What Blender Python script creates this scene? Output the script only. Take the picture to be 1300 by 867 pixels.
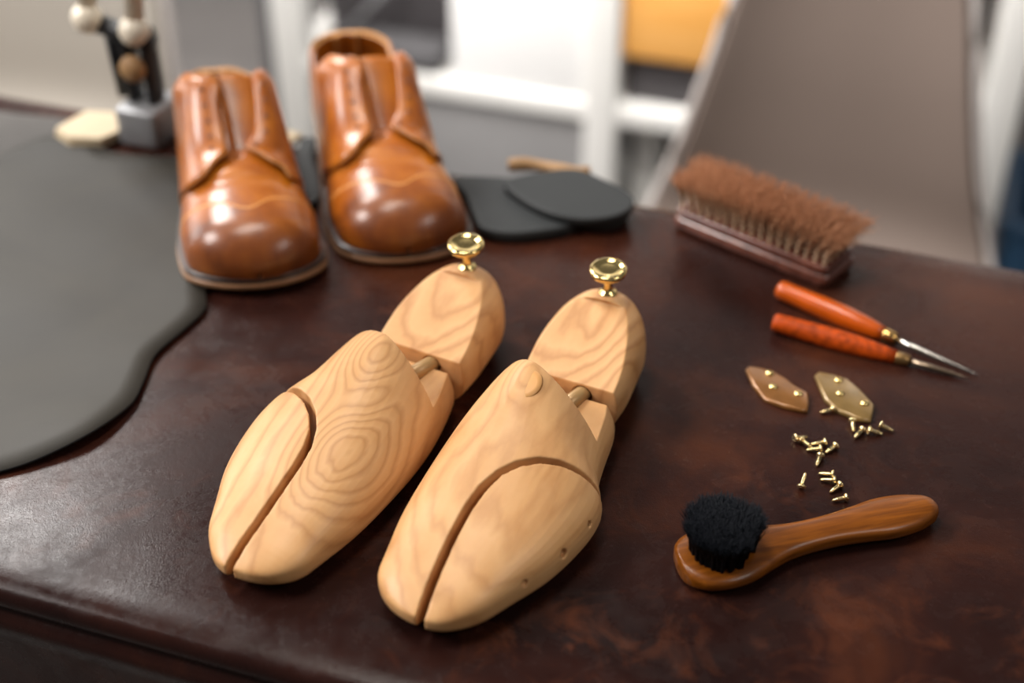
import bpy, bmesh, math, random
from mathutils import Vector, Matrix
random.seed(7)
C = bpy.context.scene.collection
PI = math.pi
for o in list(bpy.data.objects):
    bpy.data.objects.remove(o)

# ------------------------------------------------------------------ camera, light, exposure
TT = 88.0                                   # table top height, cm; all lengths below are in cm
def M(x, y, z=0.0):                         # cm -> Blender metres, z measured from the table top
    return Vector((x * .01, y * .01, (z + TT) * .01))
cam_d = bpy.data.cameras.new('camera'); cam = bpy.data.objects.new('camera', cam_d); C.objects.link(cam)
bpy.context.scene.camera = cam
cam.location = M(0, 0, 55.5)
cam.rotation_euler = (math.radians(90 - 36.4), 0, 0)
cam_d.lens = 50; cam_d.sensor_width = 36
cam_d.clip_start = .01
cam_d.dof.use_dof = True; cam_d.dof.focus_distance = .80; cam_d.dof.aperture_fstop = 2.6
W = bpy.data.worlds.new('room_light'); bpy.context.scene.world = W; W.use_nodes = True
W.node_tree.nodes['Background'].inputs[0].default_value = (1.0, .96, .92, 1)
W.node_tree.nodes['Background'].inputs[1].default_value = .12
def area(name, loc, target, size, power, col=(1, 1, 1)):
    l = bpy.data.lights.new(name, 'AREA'); l.shape = 'RECTANGLE'; l.size, l.size_y = size
    l.energy = power; l.color = col
    o = bpy.data.objects.new(name, l); C.objects.link(o); o.location = loc
    o.rotation_euler = (target - Vector(loc)).to_track_quat('-Z', 'Y').to_euler()
    return o
area('window_light', M(-110, 200, 150), M(-20, 60, 0), (.62, .5), 36, (1, .98, .95))
area('side_window_light', M(-175, 62, 140), M(-5, 72, 5), (.8, .7), 41, (1, .96, .93))
area('overhead_fill_light', M(-30, 85, 190), M(0, 70, 0), (.8, .45), 16, (1, .93, .84))  # unseen overhead fill, added to brighten top faces and the table edge
area('room_lamp_light', M(95, 5, 120), M(5, 60, 0), (.5, .4), 4, (1, .95, .9))
area('wall_fill_light', M(-70, 262, 25), M(-60, 330, -55), (1.2, .4), 7, (1, .98, .96))  # unseen fill, added to brighten the lower back wall
area('shelf_fill_light', M(-25, 150, 100), M(0, 250, 38), (1.8, .6), 42, (1, .98, .95))  # unseen fill, added to brighten the shelving without reaching the table
vs = bpy.context.scene.view_settings
bpy.context.scene.display_settings.display_device = 'sRGB'
vs.view_transform = 'Standard'; vs.look = 'None'; vs.gamma = 1; vs.use_curve_mapping = False
vs.exposure = 0.1

# ------------------------------------------------------------------ materials
def newmat(name):
    m = bpy.data.materials.new(name); m.use_nodes = True
    nt = m.node_tree; b = nt.nodes['Principled BSDF']
    return m, nt, b
def srgb(r, g, b):
    f = lambda c: (c / 255 / 12.92) if c <= 10 else ((c / 255 + .055) / 1.055) ** 2.4
    return (f(r), f(g), f(b), 1)
def noise(nt, vec, scale, detail=4, rough=.5, dist=0):
    n = nt.nodes.new('ShaderNodeTexNoise'); n.inputs['Scale'].default_value = scale
    n.inputs['Detail'].default_value = detail; n.inputs['Roughness'].default_value = rough
    n.inputs['Distortion'].default_value = dist
    nt.links.new(vec, n.inputs['Vector']); return n
def ramp(nt, fac, stops, interp='LINEAR'):
    r = nt.nodes.new('ShaderNodeValToRGB'); r.color_ramp.interpolation = interp
    e = r.color_ramp.elements
    while len(e) < len(stops): e.new(.5)
    for k, (p, c) in enumerate(stops):
        e[k].position = p; e[k].color = c if len(c) == 4 else (*c, 1)
    nt.links.new(fac, r.inputs[0]); return r
def grey(v): return (v, v, v, 1)
def coords(nt, scale=None):
    t = nt.nodes.new('ShaderNodeTexCoord')
    if scale is None: return t.outputs['Object']
    mp = nt.nodes.new('ShaderNodeMapping'); mp.inputs['Scale'].default_value = scale
    nt.links.new(t.outputs['Object'], mp.inputs[0]); return mp.outputs[0]
def math_n(nt, op, a, b=None):
    n = nt.nodes.new('ShaderNodeMath'); n.operation = op
    for k, v in enumerate((a, b)):
        if v is None: continue
        if isinstance(v, (int, float)): n.inputs[k].default_value = v
        else: nt.links.new(v, n.inputs[k])
    return n.outputs[0]
def bump(nt, b, h, strength, dist=.0005):
    n = nt.nodes.new('ShaderNodeBump'); n.inputs['Strength'].default_value = strength
    n.inputs['Distance'].default_value = dist
    nt.links.new(h, n.inputs['Height']); nt.links.new(n.outputs[0], b.inputs['Normal'])
def simple(name, col, rough=.5, metal=0, var=.12, nscale=40, coat=0, bumpy=0, spec=.5):
    m, nt, b = newmat(name); v = coords(nt)
    n = noise(nt, v, nscale)
    c1 = tuple(c * (1 - var) for c in col[:3]); c2 = tuple(min(1, c * (1 + var)) for c in col[:3])
    r = ramp(nt, n.outputs[0], [(.3, c1), (.7, c2)])
    nt.links.new(r.outputs[0], b.inputs['Base Color'])
    b.inputs['Roughness'].default_value = rough; b.inputs['Metallic'].default_value = metal
    b.inputs['Coat Weight'].default_value = coat; b.inputs['Coat Roughness'].default_value = .12
    b.inputs['Specular IOR Level'].default_value = spec
    if bumpy: bump(nt, b, n.outputs[0], bumpy)
    return m

def table_leather():
    m, nt, b = newmat('table_leather'); v = coords(nt)
    n1 = noise(nt, v, 5.5, 6, .6, .6); n2 = noise(nt, v, 26, 8, .65, 1.0); n3 = noise(nt, v, 3.2, 3, .5, .4)
    base = ramp(nt, n1.outputs[0], [(.28, srgb(25, 12, 11)), (.5, srgb(42, 21, 17)), (.68, srgb(68, 35, 21))])
    worn = ramp(nt, n2.outputs[0], [(.5, grey(0)), (.74, grey(1))])
    patch = ramp(nt, n3.outputs[0], [(.48, grey(.05)), (.66, grey(1))])
    f = math_n(nt, 'MULTIPLY', worn.outputs[0], patch.outputs[0]); f = math_n(nt, 'MULTIPLY', f, .55)
    mx = nt.nodes.new('ShaderNodeMix'); mx.data_type = 'RGBA'
    nt.links.new(f, mx.inputs[0]); nt.links.new(base.outputs[0], mx.inputs[6]); mx.inputs[7].default_value = srgb(108, 58, 34)
    nt.links.new(mx.outputs[2], b.inputs['Base Color'])
    # dust specks and pale scuffs
    n4 = noise(nt, v, 11, 8, .66, .7)
    rr = ramp(nt, n4.outputs[0], [(.38, grey(.34)), (.5, grey(.24)), (.6, grey(.18))])
    n6 = noise(nt, v, 70, 6, .7, .6)
    rr = math_n(nt, 'ADD', rr.outputs[0], math_n(nt, 'MULTIPLY', math_n(nt, 'SUBTRACT', n6.outputs[0], .5), .5))
    nt.links.new(rr, b.inputs['Roughness'])
    b.inputs['Specular IOR Level'].default_value = .17
    vo = nt.nodes.new('ShaderNodeTexVoronoi'); vo.inputs['Scale'].default_value = 1700; nt.links.new(v, vo.inputs['Vector'])
    vo.feature = 'F1'
    n5 = noise(nt, v, 260, 4, .6, .3)
    h = math_n(nt, 'ADD', math_n(nt, 'ADD', math_n(nt, 'MULTIPLY', n5.outputs[0], 1.6), math_n(nt, 'MULTIPLY', vo.outputs['Distance'], .8)), math_n(nt, 'MULTIPLY', n4.outputs[0], 1.2))
    bump(nt, b, h, .4, .00016)
    return m
def hide_leather(name, c1, c2, rough=.5):
    m, nt, b = newmat(name); v = coords(nt)
    n1 = noise(nt, v, 9, 5, .6, .5)
    r = ramp(nt, n1.outputs[0], [(.3, c1), (.7, c2)]); nt.links.new(r.outputs[0], b.inputs['Base Color'])
    b.inputs['Roughness'].default_value = rough
    vo = nt.nodes.new('ShaderNodeTexVoronoi'); vo.inputs['Scale'].default_value = 700; nt.links.new(v, vo.inputs['Vector'])
    bump(nt, b, vo.outputs['Distance'], .25, .00015)
    return m
def cedar(name, knots, seed=0.0, ring=44, along=.06, c=((206, 154, 100), (220, 172, 120), (160, 102, 52)), mix=.5):
    """pale wood: growth rings around a far centre, closed rings where a knot sits"""
    m, nt, b = newmat(name); t = nt.nodes.new('ShaderNodeTexCoord'); v = t.outputs['Object']
    mp = nt.nodes.new('ShaderNodeMapping'); mp.inputs['Location'].default_value = (seed, seed * .7, seed * .3)
    mp.inputs['Scale'].default_value = (1, .22, 1); nt.links.new(v, mp.inputs[0])
    n = noise(nt, mp.outputs[0], 18, 3, .5, .3)
    sp = nt.nodes.new('ShaderNodeSeparateXYZ'); nt.links.new(v, sp.inputs[0])
    g = math_n(nt, 'ADD', math_n(nt, 'MULTIPLY', sp.outputs[0], ring), math_n(nt, 'MULTIPLY', sp.outputs[2], ring * .9))
    g = math_n(nt, 'ADD', g, math_n(nt, 'MULTIPLY', n.outputs[0], 5.2))
    g = math_n(nt, 'ADD', g, math_n(nt, 'MULTIPLY', sp.outputs[1], ring * along))
    fz = noise(nt, mp.outputs[0], 90, 3, .6)
    g = math_n(nt, 'ADD', g, math_n(nt, 'MULTIPLY', fz.outputs[0], .7))
    for (kx, ky, kz, amp, rad) in knots:
        s = nt.nodes.new('ShaderNodeVectorMath'); s.operation = 'SUBTRACT'
        nt.links.new(v, s.inputs[0]); s.inputs[1].default_value = (kx * .01, ky * .01, kz * .01)
        s2 = nt.nodes.new('ShaderNodeVectorMath'); s2.operation = 'MULTIPLY'
        nt.links.new(s.outputs[0], s2.inputs[0]); s2.inputs[1].default_value = (1, .6, .7)
        ln = nt.nodes.new('ShaderNodeVectorMath'); ln.operation = 'LENGTH'; nt.links.new(s2.outputs[0], ln.inputs[0])
        q = math_n(nt, 'DIVIDE', ln.outputs['Value'], rad * .01)
        q = math_n(nt, 'MULTIPLY', q, q); q = math_n(nt, 'MULTIPLY', q, -1)
        e = math_n(nt, 'EXPONENT', q)
        g = math_n(nt, 'ADD', g, math_n(nt, 'MULTIPLY', e, amp))
    ph = math_n(nt, 'FRACT', g)
    r = ramp(nt, ph, [(0, srgb(*c[0])), (.45, srgb(*c[1])), (.8, srgb(*c[2])), (1, srgb(*c[0]))])
    n2 = noise(nt, v, 30, 4, .6, .2)
    r2 = ramp(nt, n2.outputs[0], [(.3, srgb(*c[0])), (.7, srgb(*c[1]))])
    fine = noise(nt, mp.outputs[0], 500, 2, .5)
    mx = nt.nodes.new('ShaderNodeMix'); mx.data_type = 'RGBA'; mx.inputs[0].default_value = mix
    nt.links.new(r.outputs[0], mx.inputs[6]); nt.links.new(r2.outputs[0], mx.inputs[7])
    nt.links.new(mx.outputs[2], b.inputs['Base Color'])
    b.inputs['Roughness'].default_value = .42; b.inputs['Specular IOR Level'].default_value = .4
    b.inputs['Subsurface Weight'].default_value = .08; b.inputs['Subsurface Radius'].default_value = (.004, .002, .001)
    bump(nt, b, fine.outputs[0], .06, .0003)
    return m
def striped_wood(name, c1, c2, scale, rough=.35, coat=.3):
    m, nt, b = newmat(name); v = coords(nt, scale)
    n = noise(nt, v, 60, 4, .6, .4)
    r = ramp(nt, n.outputs[0], [(.35, c1), (.65, c2)]); nt.links.new(r.outputs[0], b.inputs['Base Color'])
    b.inputs['Roughness'].default_value = rough; b.inputs['Coat Weight'].default_value = coat
    b.inputs['Coat Roughness'].default_value = .15; b.inputs['Specular IOR Level'].default_value = .28
    return m
def shoe_leather():
    m, nt, b = newmat('burnished_tan_leather'); t = nt.nodes.new('ShaderNodeTexCoord'); v = t.outputs['Object']
    n = noise(nt, v, 22, 5, .6, .4)
    r = ramp(nt, n.outputs[0], [(.3, srgb(104, 48, 8)), (.5, srgb(154, 80, 10)), (.75, srgb(190, 112, 22))])
    sp = nt.nodes.new('ShaderNodeSeparateXYZ'); nt.links.new(v, sp.inputs[0])
    # burnished (darker) dye around the toe
    tw = math_n(nt, 'ADD', sp.outputs[1], math_n(nt, 'MULTIPLY', n.outputs[0], .022))
    toe = ramp(nt, tw, [(.0, grey(1)), (.062, grey(0))])
    mr = nt.nodes.new('ShaderNodeMix'); mr.data_type = 'RGBA'
    f = math_n(nt, 'MULTIPLY', toe.outputs[0], .78)
    nt.links.new(f, mr.inputs[0]); nt.links.new(r.outputs[0], mr.inputs[6]); mr.inputs[7].default_value = srgb(56, 24, 14)
    nt.links.new(mr.outputs[2], b.inputs['Base Color'])
    b.inputs['Roughness'].default_value = .38; b.inputs['Coat Weight'].default_value = .45; b.inputs['Coat Roughness'].default_value = .2
    b.inputs['Specular IOR Level'].default_value = .35
    bump(nt, b, n.outputs[0], .25, .002)
    return m
def hair_mat(name, base, mid, tip, z0, z1, rough=.6):
    m, nt, b = newmat(name); t = nt.nodes.new('ShaderNodeTexCoord')
    sp = nt.nodes.new('ShaderNodeSeparateXYZ'); nt.links.new(t.outputs['Object'], sp.inputs[0])
    mr = nt.nodes.new('ShaderNodeMapRange'); nt.links.new(sp.outputs[2], mr.inputs[0])
    mr.inputs[1].default_value = z0 * .01; mr.inputs[2].default_value = z1 * .01
    n = noise(nt, t.outputs['Object'], 300, 2)
    f = math_n(nt, 'ADD', mr.outputs[0], math_n(nt, 'MULTIPLY', math_n(nt, 'SUBTRACT', n.outputs[0], .5), .5))
    r = ramp(nt, f, [(0, base), (.55, mid), (.85, tip), (1, tip)]); nt.links.new(r.outputs[0], b.inputs['Base Color'])
    b.inputs['Roughness'].default_value = rough; b.inputs['Specular IOR Level'].default_value = .2
    return m

MT = {}
MT['table'] = table_leather()
MT['hide'] = hide_leather('green_grey_leather', srgb(33, 29, 23), srgb(46, 41, 32), .62)
MT['hide_edge'] = simple('dark_leather_edge', srgb(26, 28, 30), .7)
MT['greyhide'] = hide_leather('grey_suede', srgb(70, 67, 65), srgb(88, 85, 82), .85)
MT['blackhide'] = hide_leather('black_leather', srgb(20, 23, 25), srgb(30, 33, 34), .6)
MT['shoe'] = shoe_leather()
MT['raw'] = simple('raw_leather_edge', srgb(196, 140, 82), .5, nscale=80)
MT['lining'] = simple('shoe_lining', srgb(150, 90, 40), .6)
MT['welt'] = simple('dark_welt', srgb(52, 36, 30), .4, nscale=120, coat=.2)
MT['outsole'] = simple('sole_edge', srgb(150, 112, 82), .35, nscale=90, coat=.2)
MT['heelstack'] = simple('heel_stack', srgb(66, 40, 28), .45)
MT['seam'] = simple('pale_seam', srgb(196, 130, 62), .5)
MT['eyelet'] = simple('eyelet_hole', srgb(110, 66, 46), .6)
MT['brass'] = simple('polished_brass', srgb(240, 214, 146), .13, 1, var=.04)
MT['brass2'] = simple('screw_brass', srgb(238, 214, 160), .2, 1, var=.06)
MT['plate'] = simple('amber_plate', srgb(136, 90, 44), .3, .35, var=.16, nscale=90, coat=.5)
MT['plate2'] = simple('olive_amber_plate', srgb(136, 108, 62), .3, .35, var=.16, nscale=90, coat=.5)
MT['steel'] = simple('steel', srgb(200, 196, 190), .2, 1, var=.04)
MT['dullsteel'] = simple('worn_steel', srgb(150, 132, 112), .32, 1, var=.08)
MT['ferrule'] = simple('brass_ferrule', srgb(214, 170, 104), .22, 1, var=.06)
MT['dullferrule'] = simple('dull_ferrule', srgb(150, 118, 76), .35, .9, var=.1)
MT['awl'] = simple('orange_lacquer', srgb(180, 76, 8), .28, var=.12, nscale=60, coat=.45, spec=.3)
MT['awl2'] = simple('mottled_orange_wood', srgb(168, 64, 8), .5, var=.4, nscale=200, bumpy=.3, spec=.2)
MT['brushwood'] = striped_wood('brush_wood', srgb(84, 46, 36), srgb(120, 72, 58), (1, .08, 1), .22, .9)
MT['dauberwood'] = striped_wood('honey_wood', srgb(98, 50, 4), srgb(128, 70, 10), (.5, 6, 6), .34, .15)
MT['horsehair'] = hair_mat('brown_horsehair', srgb(214, 190, 160), srgb(186, 138, 104), srgb(150, 98, 66), 1.9, 4.9)
MT['blackhair'] = hair_mat('black_bristle', srgb(5, 6, 10), srgb(7, 9, 14), srgb(12, 16, 24), 1, 3.5, .55)
MT['dowel'] = simple('grey_dowel', srgb(176, 140, 92), .35, .2)
MT['dark'] = simple('dark_hole', srgb(40, 22, 14), .9)
MT['white'] = simple('white_paint', srgb(238, 236, 232), .4, var=.02)
MT['paper'] = simple('white_paper', srgb(250, 249, 248), .7, var=.01)
MT['greypanel'] = simple('grey_panel', srgb(140, 138, 138), .6, var=.04)
MT['darkbox'] = simple('dark_grey_box', srgb(72, 68, 70), .6, var=.06)
MT['yellow'] = striped_wood('yellow_wood', srgb(224, 160, 80), srgb(236, 176, 100), (.2, 1, 1), .4, .2)
MT['chair'] = simple('taupe_fabric', srgb(106, 92, 84), .8, var=.05, nscale=300)
MT['chair_lit'] = simple('lit_taupe_fabric', srgb(146, 139, 130), .8, var=.05, nscale=300)  # chair fabric made paler, the light on it put into the colour
MT['piping'] = simple('lit_rim_piping', srgb(176, 168, 164), .6, var=.03)  # pale colour stands in for light caught on the shell's rim
MT['blacksteel'] = simple('black_metal', srgb(26, 26, 28), .4, .3)
MT['greymetal'] = simple('grey_metal', srgb(150, 150, 152), .4, .4)
MT['cream'] = simple('cream_enamel', srgb(226, 214, 194), .3, var=.03, coat=.3)
MT['card'] = simple('cream_card', srgb(190, 172, 142), .6, var=.05)
MT['wall'] = simple('wall_paint', srgb(236, 232, 230), .8, var=.02)
MT['floor'] = simple('floor_concrete', srgb(92, 88, 86), .6, var=.1, nscale=6)
MT['blue'] = simple('blue_plastic', srgb(48, 84, 116), .4)
MT['tan'] = simple('tan_leather', srgb(158, 120, 78), .6)
MT['cloth'] = simple('dark_grey_cloth', srgb(78, 76, 78), .9, var=.2, nscale=20)
MT['trim'] = simple('dark_grey_paint', srgb(96, 95, 98), .6, var=.03)

# ------------------------------------------------------------------ geometry helpers
def link(name, me, mat, parent=None, smooth=True):
    me.name = name
    for mm in (mat if isinstance(mat, (list, tuple)) else [mat]): me.materials.append(mm)
    if smooth:
        for p in me.polygons: p.use_smooth = True
    o = bpy.data.objects.new(name, me); C.objects.link(o)
    if parent is not None: o.parent = parent
    return o
def pymesh(verts, faces, s=.01):
    me = bpy.data.meshes.new('m'); me.from_pydata([(v[0] * s, v[1] * s, v[2] * s) for v in verts], [], faces); me.update()
    return me
def fix(me, doubles=1e-6):
    bm = bmesh.new(); bm.from_mesh(me); bmesh.ops.remove_doubles(bm, verts=bm.verts, dist=doubles)
    bmesh.ops.dissolve_degenerate(bm, edges=bm.edges, dist=1e-7)
    bmesh.ops.recalc_face_normals(bm, faces=bm.faces); bm.to_mesh(me); bm.free(); me.update(); return me
def thing(name, label, cat, loc=(0, 0, 0), rotz=0.0, group=None):
    o = bpy.data.objects.new(name, None); C.objects.link(o); o.empty_display_size = .02
    o.location = M(*loc); o.rotation_euler = (0, 0, rotz); tag(o, label, cat, group); return o
def tag(o, label, cat, group=None):
    o['label'] = label; o['category'] = cat
    if group: o['group'] = group
    return o
def struct(o): o['kind'] = 'structure'; return o
def interp(tab, x):
    n = len(tab)
    if x <= tab[0][0]: return tab[0][1]
    if x >= tab[-1][0]: return tab[-1][1]
    for i in range(n - 1):
        if tab[i][0] <= x <= tab[i + 1][0]: break
    def sl(k):
        if k == 0: return (tab[1][1] - tab[0][1]) / (tab[1][0] - tab[0][0])
        if k == n - 1: return (tab[-1][1] - tab[-2][1]) / (tab[-1][0] - tab[-2][0])
        return (tab[k + 1][1] - tab[k - 1][1]) / (tab[k + 1][0] - tab[k - 1][0])
    h = tab[i + 1][0] - tab[i][0]; t = (x - tab[i][0]) / h
    a, b = tab[i][1], tab[i + 1][1]; m0, m1 = sl(i) * h, sl(i + 1) * h
    return (2*t**3 - 3*t*t + 1)*a + (t**3 - 2*t*t + t)*m0 + (-2*t**3 + 3*t*t)*b + (t**3 - t*t)*m1
def grid_faces(nr, nc, closed=False, off=0):
    f = []
    for i in range(nr - 1):
        for j in range(nc if closed else nc - 1):
            k = (j + 1) % nc
            f.append((off + i*nc + j, off + i*nc + k, off + (i+1)*nc + k, off + (i+1)*nc + j))
    return f
def loft(rings):
    nc = len(rings[0]); vs_ = [p for r in rings for p in r]
    f = grid_faces(len(rings), nc, True)
    f.append(tuple(range(nc))[::-1]); o = (len(rings) - 1) * nc; f.append(tuple(o + k for k in range(nc)))
    return fix(pymesh(vs_, f))
def lathe(prof, n=32, axis='z'):
    rings = [[(r * math.cos(2*PI*k/n), r * math.sin(2*PI*k/n), z) for k in range(n)] for r, z in prof]
    if axis == 'x': rings = [[(z, x, y) for x, y, z in r] for r in rings]
    return loft(rings)
def prism(poly, z0, z1):
    n = len(poly); v = [(x, y, z0) for x, y in poly] + [(x, y, z1) for x, y in poly]
    f = [tuple(range(n))[::-1], tuple(n + k for k in range(n))] + [(k, (k+1) % n, n + (k+1) % n, n + k) for k in range(n)]
    return fix(pymesh(v, f))
def box(x0, x1, y0, y1, z0, z1, bev=0.0, seg=3):
    me = prism([(x0, y0), (x1, y0), (x1, y1), (x0, y1)], z0, z1)
    if bev:
        bm = bmesh.new(); bm.from_mesh(me)
        bmesh.ops.bevel(bm, geom=list(bm.edges), offset=bev * .01, segments=seg, profile=.5, affect='EDGES')
        bm.to_mesh(me); bm.free()
    return me
def tube(path, rad, n=14):
    P = [Vector(p) for p in path]; rs = rad if isinstance(rad, (list, tuple)) else [rad] * len(P)
    rings = []
    for i, p in enumerate(P):
        d = (P[min(i + 1, len(P) - 1)] - P[max(i - 1, 0)]).normalized()
        up = Vector((0, 0, 1)) if abs(d.z) < .95 else Vector((0, 1, 0))
        a = d.cross(up).normalized(); b = a.cross(d)
        rings.append([tuple(p + rs[i] * (math.cos(2*PI*k/n) * a + math.sin(2*PI*k/n) * b)) for k in range(n)])
    return loft(rings)
def join_me(mes):
    bm = bmesh.new()
    for me in mes: bm.from_mesh(me)
    out = bpy.data.meshes.new('m'); bm.to_mesh(out); bm.free()
    for me in mes: bpy.data.meshes.remove(me)
    return out
def tmp(me):
    o = bpy.data.objects.new('tmp', me); C.objects.link(o); return o
def carve(base, ops, voxel=.06, smooth=4):
    """boolean cuts, then a fine remesh that softens the sawn edges like sanded wood"""
    o = tmp(base); tools = []
    for kind, me in ops:
        t = tmp(me); t.hide_render = True; tools.append(t)
        md = o.modifiers.new('b', 'BOOLEAN'); md.operation = kind; md.object = t; md.solver = 'EXACT'
    if voxel:
        r = o.modifiers.new('r', 'REMESH'); r.mode = 'VOXEL'; r.voxel_size = voxel * .01; r.use_smooth_shade = True
        s = o.modifiers.new('s', 'SMOOTH'); s.iterations = smooth; s.factor = .5
    dg = bpy.context.evaluated_depsgraph_get(); dg.update()
    me = bpy.data.meshes.new_from_object(o.evaluated_get(dg))
    for t in tools + [o]: bpy.data.objects.remove(t)
    me.materials.clear()
    return me
def apply_mods(o):
    dg = bpy.context.evaluated_depsgraph_get(); dg.update()
    me = bpy.data.meshes.new_from_object(o.evaluated_get(dg)); o.modifiers.clear(); o.data = me; return o
def mirror_x(me, s):
    if s < 0:
        me.transform(Matrix.Diagonal((-1, 1, 1, 1))); me.flip_normals()
    return me

# ------------------------------------------------------------------ frame of the table (turned 18.8 degrees)
E1 = Vector((.9466, -.3223, 0)); E2 = Vector((.3223, .9466, 0)); TA = math.atan2(-.3223, .9466)
def ST(s, t, z=0.0):
    p = E1 * s + E2 * t; return M(p.x, p.y, z)
def placed(o, s, t, z=0.0):
    o.location = ST(s, t, z); o.rotation_euler = (0, 0, TA); return o

# ================================================================== SETTING
fl = link('floor', box(-420, 420, -120, 460, -6, 0), MT['floor'], smooth=False); placed(fl, 0, 0, -TT); struct(fl)
wb = link('wall_back', box(-420, 420, 0, 8, 0, 300), MT['wall'], smooth=False); placed(wb, 0, 330, -TT); struct(wb)
wl = link('wall_left', box(-8, 0, -120, 330, 0, 300), MT['wall'], smooth=False); placed(wl, -330, 0, -TT); struct(wl)
bb = link('baseboard_back', box(-330, 420, -1.6, 0, 0, 9, .3), MT['white']); placed(bb, 0, 330, -TT); struct(bb)
bb = link('baseboard_left', box(0, 1.6, -120, 328, 0, 9, .3), MT['white']); placed(bb, -330, 0, -TT); struct(bb)

# unseen glowing window in the left wall, added to put highlights on the shoes
def glow(name, col, strength):
    m, nt, b = newmat(name); b.inputs['Base Color'].default_value = (.8, .8, .8, 1)
    b.inputs['Emission Color'].default_value = col; b.inputs['Emission Strength'].default_value = strength; return m
wn = bpy.data.objects.new('added_window', None); C.objects.link(wn); placed(wn, -329.5, 60, -TT); struct(wn)
link('pane', box(0, .6, 2, 188, 92, 222), glow('added_glow_pane', (1, .98, .95, 1), 4.0), wn, smooth=False)
for y0, y1 in ((-4, 2), (92, 98), (188, 194)):
    link('window_frame', box(0, 5, y0, y1, 86, 228, .3), MT['white'], wn)
for z0, z1 in ((86, 92), (222, 228)):
    link('window_frame', box(0, 4.8, -4, 194, z0, z1, .3), MT['white'], wn)
link('window_sill', box(0, 14, -8, 198, 82, 86, .4), MT['white'], wn)
# ------------------------------------------------------------------ worktable
def rrect(x0, x1, y0, y1, r, n=8):
    p = []
    for cx, cy, a in ((x1-r, y1-r, 0), (x0+r, y1-r, 90), (x0+r, y0+r, 180), (x1-r, y0+r, 270)):
        for k in range(n + 1):
            t = math.radians(a + 90 * k / n); p.append((cx + r*math.cos(t), cy + r*math.sin(t)))
    return p
tb = thing('worktable', 'worktable with padded top wrapped in worn dark brown leather', 'table', (0, 0, -TT)); tb.rotation_euler = (0, 0, TA)
def table_top():
    X0, X1, Y0, Y1 = -106, 66, 41.4, 91.6
    # inset, height: flat top, rolled edge, stitched groove, second roll, wrapped side
    prof = [(2.6, 0), (1.7, -.03), (1.0, -.1), (.5, -.24), (.2, -.42), (.05, -.75), (0, -1.1), (.06, -1.45), (.25, -1.7), (.42, -1.85),
            (.2, -2.05), (-.05, -2.35), (-.18, -2.75), (-.15, -3.2), (0, -3.6), (.12, -4.2), (.15, -9), (.15, -11.5), (.6, -12)]
    rings = [[(x, y, TT + z) for x, y in rrect(X0 + i, X1 - i, Y0 + i, Y1 - i, 4.0 - i * .9)] for i, z in prof]
    nc = len(rings[0])
    v = [p for r in rings for p in r]; f = grid_faces(len(rings), nc, True)
    f.append(tuple(range(nc)))
    o = (len(rings)-1)*nc; f.append(tuple(o + k for k in range(nc))[::-1])
    me = fix(pymesh(v, f)); 
    return me
t = link('padded_top', table_top(), MT['table'], tb)
for p in t.data.polygons:
    if len(p.vertices) > 8: p.use_smooth = False
for x in (-100, 60):
    for y in (47, 86):
        link('leg', box(x-2.5, x+2.5, y-2.5, y+2.5, 0, TT - 11.8, .3), MT['trim'], tb)
link('apron', box(-100, 60, 46, 87, TT - 17, TT - 11.9, .3), MT['trim'], tb)

# ================================================================== SHOE TREES
def ring_sec(y, xl, xr, xm, zb, zt, z0, nu=2.0, nl=3.2, n=56, nur=None):
    r = []
    for k in range(n):
        a = 2*PI*k/n; c, s = math.cos(a), math.sin(a)
        e = (nu if c < 0 or nur is None else nur) if s >= 0 else nl
        cx = math.copysign(abs(c) ** (2/e), c); sz = abs(s) ** (2/e)
        x = xm + (xr - xm if cx > 0 else xm - xl) * cx
        z = zb + (zt - zb) * sz if s >= 0 else zb - (zb - z0) * sz
        r.append((x, y, z))
    return r
def cap(y, r):
    return 1.0 if y >= r else math.sqrt(max(0, 1 - (1 - y/r)**2))
XL = [(0, -3.17), (1, -3.17), (3, -3.5), (6, -4.04), (10, -4.28), (13, -4.2), (16, -3.7), (18.5, -3.0)]
XR = [(0, 2.5), (1, 2.6), (3.3, 3.6), (6, 4.83), (9, 5.53), (11, 5.57), (12.2, 5.14), (13.2, 4.6), (15, 4.2), (17.5, 3.8), (18.5, 3.5)]
ZT = [(0, 2.0), (2, 2.75), (5, 3.75), (8, 4.45), (11, 5.2), (14, 6.15), (15.5, 6.5), (16.5, 6.5), (18.5, 5.8)]
XM = [(0, .2), (8, -.3), (16, -.8), (18.5, -.6)]
Z0 = [(0, .45), (3, .12), (6, 0), (18.5, 0)]
def forefoot(hs=1):
    rings = []
    ys = [0.01, .05, .12, .22, .36, .55, .8, 1.1, 1.45, 1.8, 2.2] + [2.2 + (18.4 - 2.2) * k / 40 for k in range(1, 41)]
    for y in ys:
        c = cap(y, 2.3); ch = cap(y + .1, 1.9) ** .9
        xm = interp(XM if hs > 0 else [(0, .2), (8, -.1), (16, .1), (18.5, .1)], y); xl = xm + (interp(XL, y) - xm) * c; xr = xm + (interp(XR, y) - xm) * c
        z0 = interp(Z0, y); zt = interp(ZT, y); zb = 1.5
        zt = zb + (zt - zb) * ch; z0 = zb + (z0 - zb) * ch
        nu = interp([(0, 2.5), (6, 2.3), (12, 2.1), (16, 1.95), (18.5, 1.95)], y)
        nr = interp([(0, 2.5), (6, 2.2), (10, 1.95), (13, 1.75), (16, 1.5), (18.5, 1.5)], y)
        rings.append(ring_sec(y, xl, xr, xm, zb, zt, z0, nu, nur=nr) if hs > 0 else ring_sec(y, xl, xr, xm, zb, zt, z0, nr, nur=nu))
    return loft(rings)
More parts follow.
